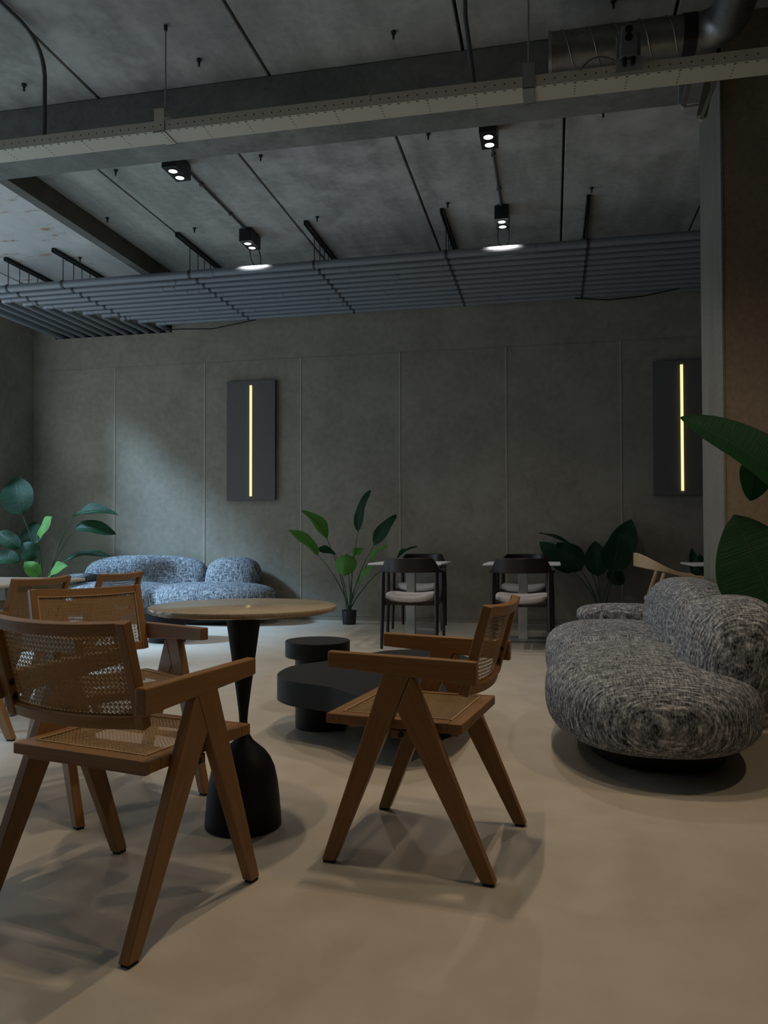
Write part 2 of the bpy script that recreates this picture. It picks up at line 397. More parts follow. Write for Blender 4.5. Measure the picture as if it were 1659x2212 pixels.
c = tag(MB().tube([(.25, 8.66, PZ-.03), (.6, 8.66, PZ-.07), (.95, 8.62, PZ-.065), (1.3, 8.55, PZ-.03)], .007, 8).build('sagging_cable', 'black', smooth=60),
        'thin black cable sagging below the pipes beside the wall end', 'cable')

def spotlight(x, y, label, loops, energy, colr=(1, .93, .86), cone=105):
    t = thing('spotlight', label, 'spotlight', (x, y, ZC), 0, 'twin ceiling spotlights')
    b = MB().box(-.06, .06, -.125, .125, -.13, -.012).build('housing', 'black_metal', t, bevel=.003)
    MB().box(-.045, .045, -.10, .10, -.012, 0).build('mounting_plate', 'black_metal', t)
    for s in (-1, 1):
        MB().lathe([(.034, -.1345), (.041, -.1345), (.041, -.129), (.034, -.129), (.034, -.1345)], (0, s*.056, 0), 28, False).build('lens_ring', 'black_metal', t, smooth=40)
        MB().lathe([(.033, -.1335), (.033, -.131)], (0, s*.056, 0), 28).build('lens', 'lens', t)
        ld = bpy.data.lights.new('lamp_light', 'SPOT'); lo = bpy.data.objects.new('lamp_light', ld); COL.objects.link(lo); lo.parent = t
        lo.location = (0, s*.056, -.145); ld.energy = energy; ld.spot_size = math.radians(cone); ld.spot_blend = .6; ld.shadow_soft_size = .014; ld.color = colr
    if loops:
        MB().tube(arc((-.04, .10, -.125), (-.075, .18, -.26), (.02, .24, -.275), 10), .006, 8).build('cable', 'black', t, smooth=60)
        MB().tube(arc((.045, .10, -.125), (.075, .16, -.25), (-.01, .235, -.275), 10), .006, 8).build('cable', 'black', t, smooth=60)
    return t
spotlight(-2.80, 5.52, 'black twin spotlight at the left, tucked beside the concrete beam', 0, 26)
spotlight(-2.80, 7.02, 'black twin spotlight at the left, above the pipes with cable loop', 1, 26)
spotlight(-.42, 5.52, 'black twin spotlight at the right, tucked beside the concrete beam', 0, 30)
spotlight(-.42, 7.02, 'black twin spotlight at the right, above the pipes with cable loop', 1, 26)
WARM = (1, .80, .56)
spotlight(-.42, 3.05, 'black twin spotlight over the cane chair and coffee table', 0, 44, WARM, 120)
spotlight(-2.80, 3.05, 'black twin spotlight over the white table at the left', 0, 11, WARM, 120)
spotlight(-.42, 2.05, 'black twin spotlight over the open floor at the front', 0, 31, WARM, 120)
spotlight(1.90, 2.55, 'black twin spotlight at the front right, past the grey sofa', 0, 29, WARM, 120)
for x, lb in ((-2.80, 'thin grey conduit joining the two left spotlights'), (-.42, 'thin grey conduit joining the two right spotlights')):
    t = thing('conduit', lb, 'conduit', (x, 0, 0), 0, 'conduits on the ceiling slabs')
    MB().tube([(0, 5.65, ZC-.014), (0, 6.89, ZC-.014)], .011, 10).build('conduit_run', 'conduit', t, smooth=50)
    for y in (5.95, 6.55): MB().box(-.016, .016, y, y+.02, ZC-.028, ZC).build('saddle', 'conduit', t)
# cable tray on threaded rods
TZ, TY = 3.236, 4.01
tr = thing('cable_tray', 'long cream perforated cable tray hanging below the concrete beam', 'cable tray', (0, TY, TZ), math.radians(.12))
MB().box(-5.0, 2.6, 0, .0025, 0, .058).build('tray_side', 'tray', tr)
MB().box(-5.0, 2.6, .138, .1405, 0, .058).build('tray_side', 'tray', tr)
MB().box(-5.0, 2.6, .0026, .138, 0, .0025).build('tray_base', 'tray', tr)
for xr, lb in ((-2.136, 'hanger at the left of the tray'), (-.105, 'hanger at the right of the tray'), (-4.17, ''), (1.93, '')):
    MB().box(xr-.03, xr+.03, -.006, -.001, -.006, .125).box(xr-.03, xr+.03, -.006, .146, -.006, -.001).box(xr-.03, xr+.03, .142, .146, -.006, .125).box(xr-.03, xr+.03, -.006, .146, .122, .126).build('bracket', 'steel' if xr > -.5 else 'tray', tr)
    MB().tube([(xr, .07, .118), (xr, .07, ZC-TZ-.002)], .005, 8).build('threaded_rod', 'steel', tr, smooth=50)
    MB().tube([(xr, .07, ZC-TZ-.03), (xr, .07, ZC-TZ-.001)], .011, 8).build('rod_anchor', 'strut', tr, smooth=50)
MB().tube(arc((-.93, -.004, .035), (-.935, -.01, .08), (-.9, .01, .088), 6), .0022, 6).build('cable_tie', 'tray', tr)
# conduits dropping onto the tray
a = Vector((-2.885, 4.03, 0))
p1 = [Vector((-2.95, .6, ZC-.02)), Vector((-2.90, 3.78, ZC-.02))] + arc((-2.90, 3.78, ZC-.02), (-2.885, 4.02, ZC-.02), (-2.885, 4.04, ZC-.22), 8) + [Vector((-2.885, 4.04, TZ+.05))]
tag(MB().tube(p1, .0125, 12).build('cable_conduit', 'conduit', smooth=50), 'dark conduit bending down from the ceiling onto the tray at the left', 'conduit')
q1 = on_y(1026, 190, 4.06); q0 = on_y(1010, 0, 4.06); q00 = q0+(q0-q1)*.34
p2 = [Vector((q00.x, 3.30, ZC-.02)), Vector((q00.x, 3.85, ZC-.02))] + arc((q00.x, 3.85, ZC-.02), (q00.x, 4.05, ZC-.02), (q00.x, 4.06, ZC-.2), 8) + [Vector((q1.x, 4.06, TZ+.04))]
tag(MB().tube(p2, .0125, 12).build('cable_conduit', 'conduit', smooth=50), 'dark conduit dropping onto the middle of the tray', 'conduit')
# spiral duct with elbow
DY, DZ, DR = 4.40, 3.636, .100
du = thing('air_duct', 'dark galvanised spiral duct with elbow above the tray at right', 'air duct', (0, 0, 0))
MB().tube([(0, DY, DZ), (.72, DY, DZ)], DR, 40, cap=False).build('duct_pipe', 'duct', du, smooth=60)
MB().tube([(-.006, DY, DZ), (.012, DY, DZ)], DR+.006, 40, cap=False).build('end_rim', 'steel', du, smooth=60)
MB().tube([(.03, DY, DZ), (.034, DY, DZ)], DR-.002, 40).build('duct_shade_disc', 'black', du)  # black disc standing in for the shaded inside of the open duct
for k in range(5):
    hp = [(.05+.135*k+.085*j/20-.0, DY-(DR+.001)*math.sin(PI*j/20), DZ+(DR+.001)*math.cos(PI*j/20)) for j in range(21)]
    MB().tube(hp, .004, 6).build('spiral_seam', 'duct', du, smooth=60)
MB().tube([(.69, DY, DZ), (.76, DY, DZ)], DR+.004, 40, cap=False).build('duct_tape', 'black_metal', du, smooth=60)
R_ = .16
el = [(.75, DY, DZ)] + [(.75+R_*math.sin(a_*PI/20), DY-R_*(1-math.cos(a_*PI/20)), DZ) for a_ in range(1, 11)] + [(.75+R_, DY-R_-1.4, DZ)]
MB().tube(el, DR, 40, cap=False).build('elbow', 'duct', du, smooth=60)
# socket box on the tray
sx = on_y(1357, 110, 4.0)
sk = thing('socket_box', 'grey double socket box mounted on the cable tray', 'socket', (sx.x, 3.985, TZ+.03))
MB().box(-.062, .062, -.006, .0, -.03, .045).build('mounting_plate', 'steel', sk, bevel=.002)
MB().box(-.058, .058, .008, .03, .03, .17).build('back_box', 'junction', sk, bevel=.006)
MB().prism([(-.042, .035), (.042, .035), (.042, .105), (.032, .19), (-.032, .19), (-.042, .105)], -.03, .008, 'y').build('socket_body', 'junction', sk, bevel=.006)
for z in (.125, .165):
    MB().tube([(0, -.034, z), (0, -.026, z)], .0185, 20).build('outlet', 'black', sk, smooth=40)
for s in (-1, 1): MB().tube([(s*.02, -.018, .0), (s*.02, -.014, .04)], .01, 12).build('cable_gland', 'black', sk, smooth=40)
MB().tube(arc((-.23, .02, .02), (-.16, -.02, .1), (-.05, .01, .03), 10), .004, 8).build('cable', 'conduit', sk, smooth=60)
# unfinished edge above the wall stub
rs = thing('wall_patch', 'torn plasterboard pieces and plastic sheet above the wall end', 'plasterboard', (0, 0, 0))
def strip(name, mat, pa, pb, y, w, d):
    a, b = on_y(*pa, y), on_y(*pb, y)
    t = (b-a).normalized(); n = Vector((t.z, 0, -t.x))
    MB().prism([((a-n*w/2).x, (a-n*w/2).z), ((a+n*w/2).x, (a+n*w/2).z), ((b+n*w/2).x, (b+n*w/2).z), ((b-n*w/2).x, (b-n*w/2).z)], y, y+d, 'y').build(name, mat, rs, bevel=.002)
strip('sheet_strip', 'sheet', (1478, -30), (1473, 225), 4.62, .038, .012)
strip('board_edge', 'board', (1492, 165), (1476, 230), 4.60, .028, .03)
strip('board_edge', 'board', (1476, 231), (1512, 226), 4.60, .014, .03)
strip('board_edge', 'plaster_light', (1538, 150), (1516, 250), 4.58, .055, .03)
strip('board_edge', 'board', (1544, 168), (1541, 190), 4.57, .026, .03)
strip('board_edge', 'board', (1541, 188), (1514, 258), 4.57, .020, .03)
for k in range(7):
    q = on_y(1500+8*k, 112-3*k+random.uniform(-4, 4), 4.5)
    MB().pebble(q, (.022, .03, .018+random.uniform(0, .01)), 1, 1, 14, 8).build('mineral_wool', 'mineral', rs, smooth=180)
# anchors left in the slabs
for u, v in ((52, 182), (430, 128), (850, 68), (250, 367), (563, 335), (925, 288), (1303, 240), (232, 470), (420, 492), (685, 468), (967, 438), (1278, 405), (1325, 0), (173, 556)):
    q = on_z(u, v, ZC)
    tag(MB().tube([(q.x, q.y, ZC-.045), (q.x, q.y, ZC)], .007, 8).tube([(q.x, q.y, ZC-.012), (q.x, q.y, ZC-.0)], .016, 8).build('anchor_bolt', 'strut', smooth=50),
        'small dark anchor bolt sticking out of a ceiling slab', 'bolt', 'anchor bolts in the ceiling')

# ------------------------------------------------------------------ wall lights
def wall_light(p_tl, p_br, led_t, led_b, label, right=None):
    a, b = on_y(*p_tl, YW-.05), on_y(*p_br, YW-.05)
    x1 = right if right else b.x
    t = thing('wall_light', label, 'wall light', ((a.x+x1)/2, YW-.006, b.z), 0, 'felt wall lights with a vertical light line')
    w, h = (x1-a.x)/2, a.z-b.z
    MB().box(-w, w, -.05, 0, 0, h).build('felt_panel', 'felt', t, bevel=.004)
    p, q = on_y(*led_t, YW-.056), on_y(*led_b, YW-.056)
    r = .0145; x = (p.x+q.x)/2-t.location.x
    MB().tube([(x, -.056, q.z-b.z), (x, -.056, p.z-b.z)], r, 14).build('light_tube', 'led', t, smooth=50)
    return t
wall_light((490, 825), (594.5, 1080), (541.5, 833), (542.5, 1072), 'dark felt wall light with glowing line above the left sofa')
rx = on_y(1408.8, 900, YW-.05).x
wall_light((1408.8, 781), (1500, 1069.5), (1473, 788), (1473.5, 1060), 'dark felt wall light with glowing line, half hidden by the wall end', rx+.62)

# ------------------------------------------------------------------ cane armchair (x = sitter's right, y = forward)
def cane_sheet(mb, a0, a1, b0, b1, fn, pitch=.0125, n=10):
    w = .0010
    def ribbon(p, q, off, wd=w):
        L = math.hypot(q[0]-p[0], q[1]-p[1])
        if L < .004: return
        dx, dy = (q[0]-p[0])/L, (q[1]-p[1])/L; nx, ny = -dy*wd, dx*wd
        k = max(1, int(L/(a1-a0)*n)) if abs(dx) > .1 else 1
        vs = []
        for i in range(k+1):
            t = i/k; x, y = p[0]+(q[0]-p[0])*t, p[1]+(q[1]-p[1])*t
            vs += [fn(x+nx, y+ny, off), fn(x-nx, y-ny, off)]
        mb.add(vs, [(2*i, 2*i+1, 2*i+3, 2*i+2) for i in range(k)])
    na, nb = int((a1-a0)/pitch), int((b1-b0)/pitch)
    oa, ob = (a1-a0-na*pitch)/2, (b1-b0-nb*pitch)/2
    for i in range(na+1):
        for s in (-1, 1):
            x = a0+oa+i*pitch+s*.00135
            if a0 < x < a1: ribbon((x, b0), (x, b1), .0000)
    for i in range(nb+1):
        for s in (-1, 1):
            y = b0+ob+i*pitch+s*.00135
            if b0 < y < b1: ribbon((a0, y), (a1, y), .0006)
    for sg, off in ((1, .0012), (-1, .0018)):
        c0 = (a0+oa) - sg*(b0+ob)                      # x - sg*y = c
        lo = min(a0-sg*b0, a0-sg*b1); hi = max(a1-sg*b0, a1-sg*b1)
        k = math.ceil((lo-c0)/pitch)
        while c0+k*pitch < hi:
            c = c0+k*pitch; k += 1
            # y range where a0<=c+sg*y<=a1
            ys = sorted(((a0-c)/sg, (a1-c)/sg)); y0, y1 = max(b0, ys[0]), min(b1, ys[1])
            if y1 > y0: ribbon((c+sg*y0, y0), (c+sg*y1, y1), off, .0010)

def make_cane_chair():
    t = thing('cane_armchair', '', 'chair', (0, 0, 0), 0, 'beech armchairs with woven cane')
    WO, WI = .255, .225
    for s in (-1, 1):
        x0, x1 = sorted((s*WI, s*WO))
        ff = .008
        fl = MB().prism([(.2532, ff), (.2132, ff), (-.022, .563), (.060, .5665)], x0, x1).build('leg', 'beech', t, bevel=.003, grain=(0, -.35, .93))
        MB().prism([(.250, 0), (.219, 0), (.219, ff), (.250, ff)], x0+s*0+.003, x1-.003).build('foot_pad', 'rubber', fl)
        rl = MB().prism([(-.2645, ff), (-.2235, ff), (.0188, .463), (-.0225, .561), (-.034, .553)], x0, x1).build('leg', 'beech', t, bevel=.003, grain=(0, .4, .91))
        MB().prism([(-.258, 0), (-.228, 0), (-.228, ff), (-.258, ff)], x0+.003, x1-.003).build('foot_pad', 'rubber', rl)
        MB().prism([(-.214, .545), (.234, .5745), (.234, .621), (-.214, .611)], x0-.0005, x1+.0005).build('armrest', 'beech', t, bevel=.005, grain=(0, 1, .02), seg=3)
    # seat frame ring, slightly falling to the back
    def zt(y): return .428 + (y+.165)*.003/.418
    so, si = .2235, .181; yo0, yo1, yi0, yi1 = -.165, .253, -.122, .210
    m = MB()
    for (xa, xb, ya, yb) in ((-so, so, yo0, yi0), (-so, so, yi1, yo1), (-so, -si, yi0, yi1), (si, so, yi0, yi1)):
        k = len(m.v)
        m.add([(x, y, zt(y)+dz) for dz in (-.029, 0) for y in (ya, yb) for x in (xa, xb)], [(0, 2, 3, 1), (4, 5, 7, 6), (0, 1, 5, 4), (2, 6, 7, 3), (0, 4, 6, 2), (1, 3, 7, 5)])
    m.build('seat_frame', 'beech', t, bevel=.003, grain=(1, 0, 0))
    m = MB()
    cane_sheet(m, -si-.003, si+.003, yi0-.003, yi1+.003, lambda a, b, o: (a, b, zt(b)-.002+o-.006*(1-(a/si)**2)*(1-((b-.044)/.166)**2)))
    cs = m.build('seat_cane', 'cane', t); cs['kind'] = 'stuff'
    m = MB(); bw = .0035
    m.box(-si-bw, si+bw, yi0-bw, yi0+.001, .4285, .4305).box(-si-bw, si+bw, yi1-.001, yi1+bw, .4305, .4335).box(-si-bw, -si+.001, yi0, yi1, .430, .4325).box(si-.001, si+bw, yi0, yi1, .430, .4325)
    m.build('seat_bead', 'bead', t)
    # rails under the seat and the cross bar between the legs
    MB().box(-.195, .195, -.146, -.126, .386, .3985).build('seat_rail', 'beech', t, bevel=.002, grain=(1, 0, 0))
    MB().box(-.195, .195, .170, .190, .388, .4015).build('seat_rail', 'beech', t, bevel=.002, grain=(1, 0, 0))
    cb = MB().prism([(-.022, .3988), (-.022, .374), (.048, .374), (.048, .3988)], -.2245, .2245).build('cross_bar', 'beech', t, bevel=.002, grain=(1, 0, 0))
    for s in (-1, 1): MB().tube([(s*.2246, .016, .3865), (s*.231, .016, .3865)], .0085, 16).build('bolt', 'screw', cb, smooth=40)
    # leaning back frame
    B0, B1 = Vector((0, -.1675, .508)), Vector((0, -.2385, .763)); L = (B1-B0).length
    l = (B1-B0)/L; n = Vector((0, -l.z, l.y))             # n points to the back
    bend = lambda x: .024*(1-(x/.2)**2)
    def P(x, a, d): return B0 + l*a + n*(d+bend(x)) + Vector((x, 0, 0))
    for s in (-1, 1):
        xs = sorted((s*.198, s*.2245))
        st = MB().add([tuple(B0+l*a+n*d+Vector((x, 0, 0))) for a in (0, L) for d in (-.014, .014) for x in xs],
                 [(0, 2, 3, 1), (4, 5, 7, 6), (0, 1, 5, 4), (2, 6, 7, 3), (0, 4, 6, 2), (1, 3, 7, 5)]).build('stile', 'beech', t, bevel=.003, grain=tuple(l))
        for a in (.045, .085): MB().tube([tuple(B0+l*a+n*.002+Vector((s*.1985, 0, 0))), tuple(B0+l*a+n*.002+Vector((s*.194, 0, 0)))], .0075, 14).build('bolt', 'screw', st, smooth=40)
    for nm, a0, a1 in (('top_rail', L-.031, L), ('bottom_rail', 0, .029)):
        rings = []
        for i in range(13):
            x = -.1985+.397*i/12
            rings.append([tuple(P(x, a0, -.011)), tuple(P(x, a1, -.011)), tuple(P(x, a1, .011)), tuple(P(x, a0, .011))])
        MB().loft(rings).build(nm, 'beech', t, bevel=.002, grain=(1, 0, 0))
    m = MB()
    cane_sheet(m, -.199, .199, .027, L-.029, lambda a, b, o: tuple(P(a, b, -.004-o)), n=12)
    cb_ = m.build('back_cane', 'cane', t); cb_['kind'] = 'stuff'
    m = MB()
    for a in (.0285, L-.0305):
        m.loft([[tuple(P(x, a-.0018, -.0118)), tuple(P(x, a+.0018, -.0118)), tuple(P(x, a+.0018, -.0085)), tuple(P(x, a-.0018, -.0085))] for x in [-.198+.396*i/12 for i in range(13)]])
    for x in (-.1965, .1965):
        m.loft([[tuple(P(x-.0018, a, -.0118)), tuple(P(x+.0018, a, -.0118)), tuple(P(x+.0018, a, -.0085)), tuple(P(x-.0018, a, -.0085))] for a in (.0285, L-.0305)])
    m.build('back_bead', 'bead', t)
    return t
cc = make_cane_chair()
CH_ = [(-1.112, 1.913, 77.3, 'beech cane armchair in the left foreground, its back to the viewer'),
       (-.385, 2.466, 172.1, 'beech cane armchair standing alone on the right of the round table'),
       (-1.601, 2.676, -32.6, 'beech cane armchair behind the foreground chair, facing the round table'),
       (-2.759, 3.541, 180, 'beech cane armchair at the left edge, pushed up to the white table'),
       (-2.663, 4.125, 180, 'beech cane armchair furthest back, only its top rail showing before the sofa')]
for k, (x, y, a, lb) in enumerate(CH_):
    o = cc if k == 0 else copy_tree(cc)
    place(o, (x, y, 0), math.radians(a-90), lb)

# ------------------------------------------------------------------ tables
t = thing('round_table', 'round table with beige stone top on a black hourglass pedestal', 'table', (-1.014, 2.489, 0))
MB().lathe([(.0, 0), (.122, 0), (.126, .004), (.1255, .03), (.120, .093), (.114, .145), (.104, .19), (.090, .222), (.072, .246), (.050, .265), (.033, .28), (.0215, .30), (.0155, .322), (.0135, .344), (.0165, .38), (.024, .44), (.039, .552), (.053, .655), (.058, .690), (.06, .711)], seg=56).build('pedestal', 'black', t, smooth=50)
MB().lathe([(0, .7112), (.300, .7112), (.308, .714), (.311, .720), (.311, .7245), (.3095, .729), (.306, .731), (0, .731)], seg=96).build('table_top', 'stone', t, smooth=35)

def blob(pts, n=6):
    # closed Catmull-Rom through plan points
    out = []; m = len(pts)
    for i in range(m):
        p0, p1, p2, p3 = (Vector(pts[(i+k-1) % m]) for k in range(4))
        for j in range(n):
            t = j/n; out.append(tuple(.5*((2*p1)+(p2-p0)*t+(2*p0-5*p1+4*p2-p3)*t*t+(3*p1-p0-3*p2+p3)*t**3)))
    return out
kid = [(-1.33, 3.965), (-1.345, 3.80), (-1.31, 3.645), (-1.215, 3.53), (-1.088, 3.468), (-.98, 3.42), (-.90, 3.35), (-.80, 3.255), (-.68, 3.20), (-.57, 3.20), (-.48, 3.30), (-.42, 3.48), (-.39, 3.78), (-.39, 4.08), (-.43, 4.34), (-.54, 4.55), (-.733, 4.69), (-.93, 4.63), (-1.04, 4.49), (-1.12, 4.31), (-1.215, 4.14)]
t = thing('coffee_table', 'low black coffee table with curved kidney top beside the right sofa', 'table', (-.8, 3.9, 0), 0, 'black coffee tables')
MB().prism([(x+.8, y-3.9) for x, y in blob(kid)], .173, .29, 'z').build('table_top', 'black', t, smooth=40, bevel=.003)
MB().lathe([(.13, 0), (.13, .1728)], (-.36, -.02, 0), 40).build('leg', 'black', t, smooth=40)
MB().lathe([(.16, 0), (.16, .1728)], (.17, -.05, 0), 48).build('leg', 'black', t, smooth=40)
t = thing('coffee_table', 'small round black table behind the kidney-shaped coffee table', 'table', (-1.350, 4.448, 0), 0, 'black coffee tables')
MB().lathe([(.0, .268), (.186, .268), (.189, .271), (.189, .357), (.186, .36), (0, .36)], seg=64).build('table_top', 'black', t, smooth=35)
MB().lathe([(.132, 0), (.132, .2679)], seg=48).build('leg', 'black', t, smooth=40)
t = thing('coffee_table', 'low black coffee table in front of the left sofa', 'table', (-3.60, 6.82, 0), 0, 'black coffee tables')
bl = [(-.36, .05), (-.33, -.16), (-.2, -.28), (0, -.32), (.2, -.27), (.32, -.1), (.34, .08), (.24, .26), (.05, .33), (-.18, .30), (-.31, .2)]
MB().prism(blob(bl), .19, .29, 'z').build('table_top', 'black', t, smooth=40, bevel=.003)
MB().lathe([(.17, 0), (.17, .1899)], (.06, 0, 0), 40).build('leg', 'black', t, smooth=40)

def dining_table(x, y, wx, wy, label, zt=.728, px=0, py=0, pw=.042):
    t = thing('cafe_table', label, 'table', (x, y, 0), 0, 'white topped cafe tables')
    MB().box(-wx/2, wx/2, -wy/2, wy/2, zt-.018, zt).build('table_top', 'white_top', t, bevel=.005)
    MB().box(-.16, .16, -.20, .20, zt-.030, zt-.0182).build('top_plate', 'black_metal', t)
    MB().box(px-pw, px+pw, py-pw, py+pw, .012, zt-.0302).build('post', 'post', t, bevel=.004)
    MB().box(px-.21, px+.21, py-.21, py+.21, 0, .012).build('base_plate', 'base_steel', t, bevel=.002)
    return t
dining_table(-1.345, 7.55, .69, .76, 'white square cafe table nearer the potted plant, two dark chairs at it')
dining_table(-.275, 7.55, .69, .76, 'white square cafe table right of centre, two dark chairs at it')
dining_table(1.54, 7.58, .70, .74, 'white cafe table mostly hidden behind the wall end')
dining_table(-3.06, 3.765, .80, .73, 'white cafe table cut off by the left edge', .73, -.01, .195, .05)

# ------------------------------------------------------------------ dark dining chair
def horseshoe(s, hx, yb, yf):
    # s in [0,1] from right arm front round the back to left arm front; returns plan point and outward normal
    R = hx*.96; ls = yf-(yb+R); tot = 2*ls+PI*R; d = s*tot
    if d < ls: return Vector((hx, yf-d)), Vector((1, 0))
    if d > tot-ls: return Vector((-hx, yf-(tot-d))), Vector((-1, 0))
    a = (d-ls)/R; return Vector((hx*math.cos(a), yb+R-R*math.sin(a))), Vector((math.cos(a), -math.sin(a)))
def sst(a, b, x):
    t = min(1, max(0, (x-a)/(b-a))); return t*t*(3-2*t)
def make_dining_chair():
    t = thing('dining_chair', '', 'chair', (0, 0, 0), 0, 'dark wooden dining chairs')
    for s in (-1, 1):
        MB().tube([(s*.262, .215, 0), (s*.255, .205, .42), (s*.25, .195, .655)], [.013, .0215, .017], 14).build('leg', 'dark_wood', t, smooth=50, grain=(0, 0, 1))
        MB().tube([(s*.240, -.265, 0), (s*.236, -.225, .42), (s*.236, -.205, .665)], [.013, .022, .018], 14).build('leg', 'dark_wood', t, smooth=50, grain=(0, 0, 1))
        MB().box(min(s*.228, s*.248), max(s*.228, s*.248), -.215, .20, .375, .425).build('seat_rail', 'dark_wood', t, bevel=.004, grain=(0, 1, 0))
    def lip(y):
        return [(-.232, .425), (-.232, .375), (.232, .375), (.232, .425), (.12, .403), (0, .397), (-.12, .403)]
    for y in (-.222, .19): MB().prism(lip(y), y, y+.022, 'y').build('seat_rail', 'dark_wood', t, bevel=.003, grain=(1, 0, 0))
    rings = []
    for k in range(65):
        s_ = k/64; p, nn = horseshoe(s_, .262, -.285, .235)
        e = abs(s_-.5)*2
        back = 1-sst(.31, .47, e)
        z0 = .655 + .006*back; z1 = .683 + .105*back
        w = .019*(1-back)+.012*back + .006*sst(.9, 1, e)
        q = lambda d, z: (p.x+nn.x*d, p.y+nn.y*d-.03*back*max(0, (z-.655)/.13), z)
        rings.append([q(-w, z0), q(-w, z1), q(w, z1), q(w, z0)])
    MB().loft(rings).build('back_and_arms', 'dark_wood', t, bevel=.005, grain=(1, 0, 0), smooth=60)
    # soft upholstered seat, dished in the middle
    m = MB().pebble((0, -.005, 0), (.226, .222, .042), .55, .45, 48, 20)
    m.v = [(x, y, z+.455-.030*(1-(x/.226)**2)) for x, y, z in m.v]
    m.build('seat_cushion', 'cushion', t, smooth=180)
    return t
dc = make_dining_chair()
for k, (x, y, a, lb) in enumerate([(-1.232, 6.985, 3, 'dark dining chair, back to the viewer, at the cafe table by the plant'),
                                   (-.262, 6.985, 0, 'dark dining chair, back to the viewer, behind the cane armchair'),
                                   (-1.402, 8.43, 180, 'dark dining chair facing the viewer across the table by the plant'),
                                   (-.300, 8.43, 178, 'dark dining chair facing the viewer at the right-hand cafe table')]):
    o = dc if k == 0 else copy_tree(dc)
    place(o, (x, y, 0), math.radians(a), lb)

# ------------------------------------------------------------------ oak armchair
def make_oak_chair():
    t = thing('oak_armchair', '', 'chair', (0, 0, 0), 0)
    for s in (-1, 1):
        MB().tube([(s*.25, -.265, 0), (s*.245, -.20, .40), (s*.245, -.115, .665)], [.013, .0205, .018], 14).build('leg', 'oak', t, smooth=50, grain=(0, .2, 1))
        pts = arc((s*.256, .155, .635), (s*.262, .235, .615), (s*.262, .25, .52), 6) + [Vector((s*.262, .245, .40)), Vector((s*.262, .25, 0))]
        MB().tube(pts, [.0165]*7+[.020, .013], 14).build('leg', 'oak', t, smooth=60, grain=(0, 0, 1))
        MB().box(min(s*.226, s*.246), max(s*.226, s*.246), -.20, .24, .365, .41).build('seat_rail', 'oak', t, bevel=.004, grain=(0, 1, 0))
    for y in (-.21, .225): MB().box(-.232, .232, y, y+.022, .365, .41).build('seat_rail', 'oak', t, bevel=.004, grain=(1, 0, 0))
    rings = []
    for k in range(57):
        s_ = k/56; p, nn = horseshoe(s_, .258, -.325, .165); e = abs(s_-.5)*2
        zc = .775 - .143*sst(.05, 1.0, e)**1.1; h = .045*(1-sst(.15, .75, e)) + .016
        w = .011+.006*sst(.3, .8, e)
        q = lambda d, z: (p.x+nn.x*d, p.y+nn.y*d, z)
        rings.append([q(-w, zc-h), q(-w, zc+h*.9), q(w, zc+h*.9), q(w, zc-h)])
    MB().loft(rings).build('back_and_arms', 'oak', t, bevel=.006, grain=(1, 0, 0), smooth=60)
    m = MB().pebble((0, -.005, .432), (.224, .24, .038), .6, .5, 40, 16)
    m.build('seat_cushion', 'cushion', t, smooth=180)
    return t
oc = make_oak_chair()
place(oc, (1.02, 7.12, 0), math.radians(-90), 'light oak armchair with curved back, facing right behind the grey sofa')

# ------------------------------------------------------------------ sofas (x along the length, front towards -y)
def make_sofa():
    t = thing('sofa', '', 'sofa', (0, 0, 0), 0, 'curved boucle sofas')
    m = MB().pebble((.56, -.01, .255), (.74, .455, .182), .62, .86)
    m.pebble((-.62, -.02, .258), (.72, .455, .180), .62, .80)
    o = m.build('seat', 'fabric', t, smooth=180)
    r = o.modifiers.new('remesh', 'REMESH'); r.mode = 'VOXEL'; r.voxel_size = .022; r.use_smooth_shade = True
    s = o.modifiers.new('smooth', 'SMOOTH'); s.factor = .5; s.iterations = 7
    m = MB().pebble((0, 0, 0), (.80, .165, .25), .66, .70); m.v = [(x-.45, y+.31+.10*(z/.25)*.5-.05*(x/.8)**2, z+.472) for x, y, z in m.v]
    m.build('backrest', 'fabric', t, smooth=180)
    m = MB().pebble((0, 0, 0), (.335, .19, .255), .70, .74); m.v = [(x+.665, y+.30+.09*(z/.255)*.5, z+.448) for x, y, z in m.v]
    m.build('backrest', 'fabric', t, smooth=180)
    MB().pebble((-1.14, .05, .445), (.16, .32, .075), .7, .6).build('armrest', 'fabric', t, smooth=180)
    b = MB()
    b.pebble((.50, .02, .06), (.50, .30, .065), .35, .8, 48, 16).pebble((-.60, .02, .06), (.48, .28, .065), .35, .8, 48, 16)
    b.v = [(x, y, max(z, 0)) for x, y, z in b.v]
    b.build('plinth', 'black', t, smooth=60)
    return t
sf = make_sofa()
place(sf, (.425, 4.34, 0), math.radians(-90), 'grey curved boucle sofa at the right, seen from its end')
s2 = copy_tree(sf); place(s2, (-4.36, 8.455, 0), 0, 'curved boucle sofa against the back wall, in blue daylight'); s2.scale = (1, 1, 1.06)

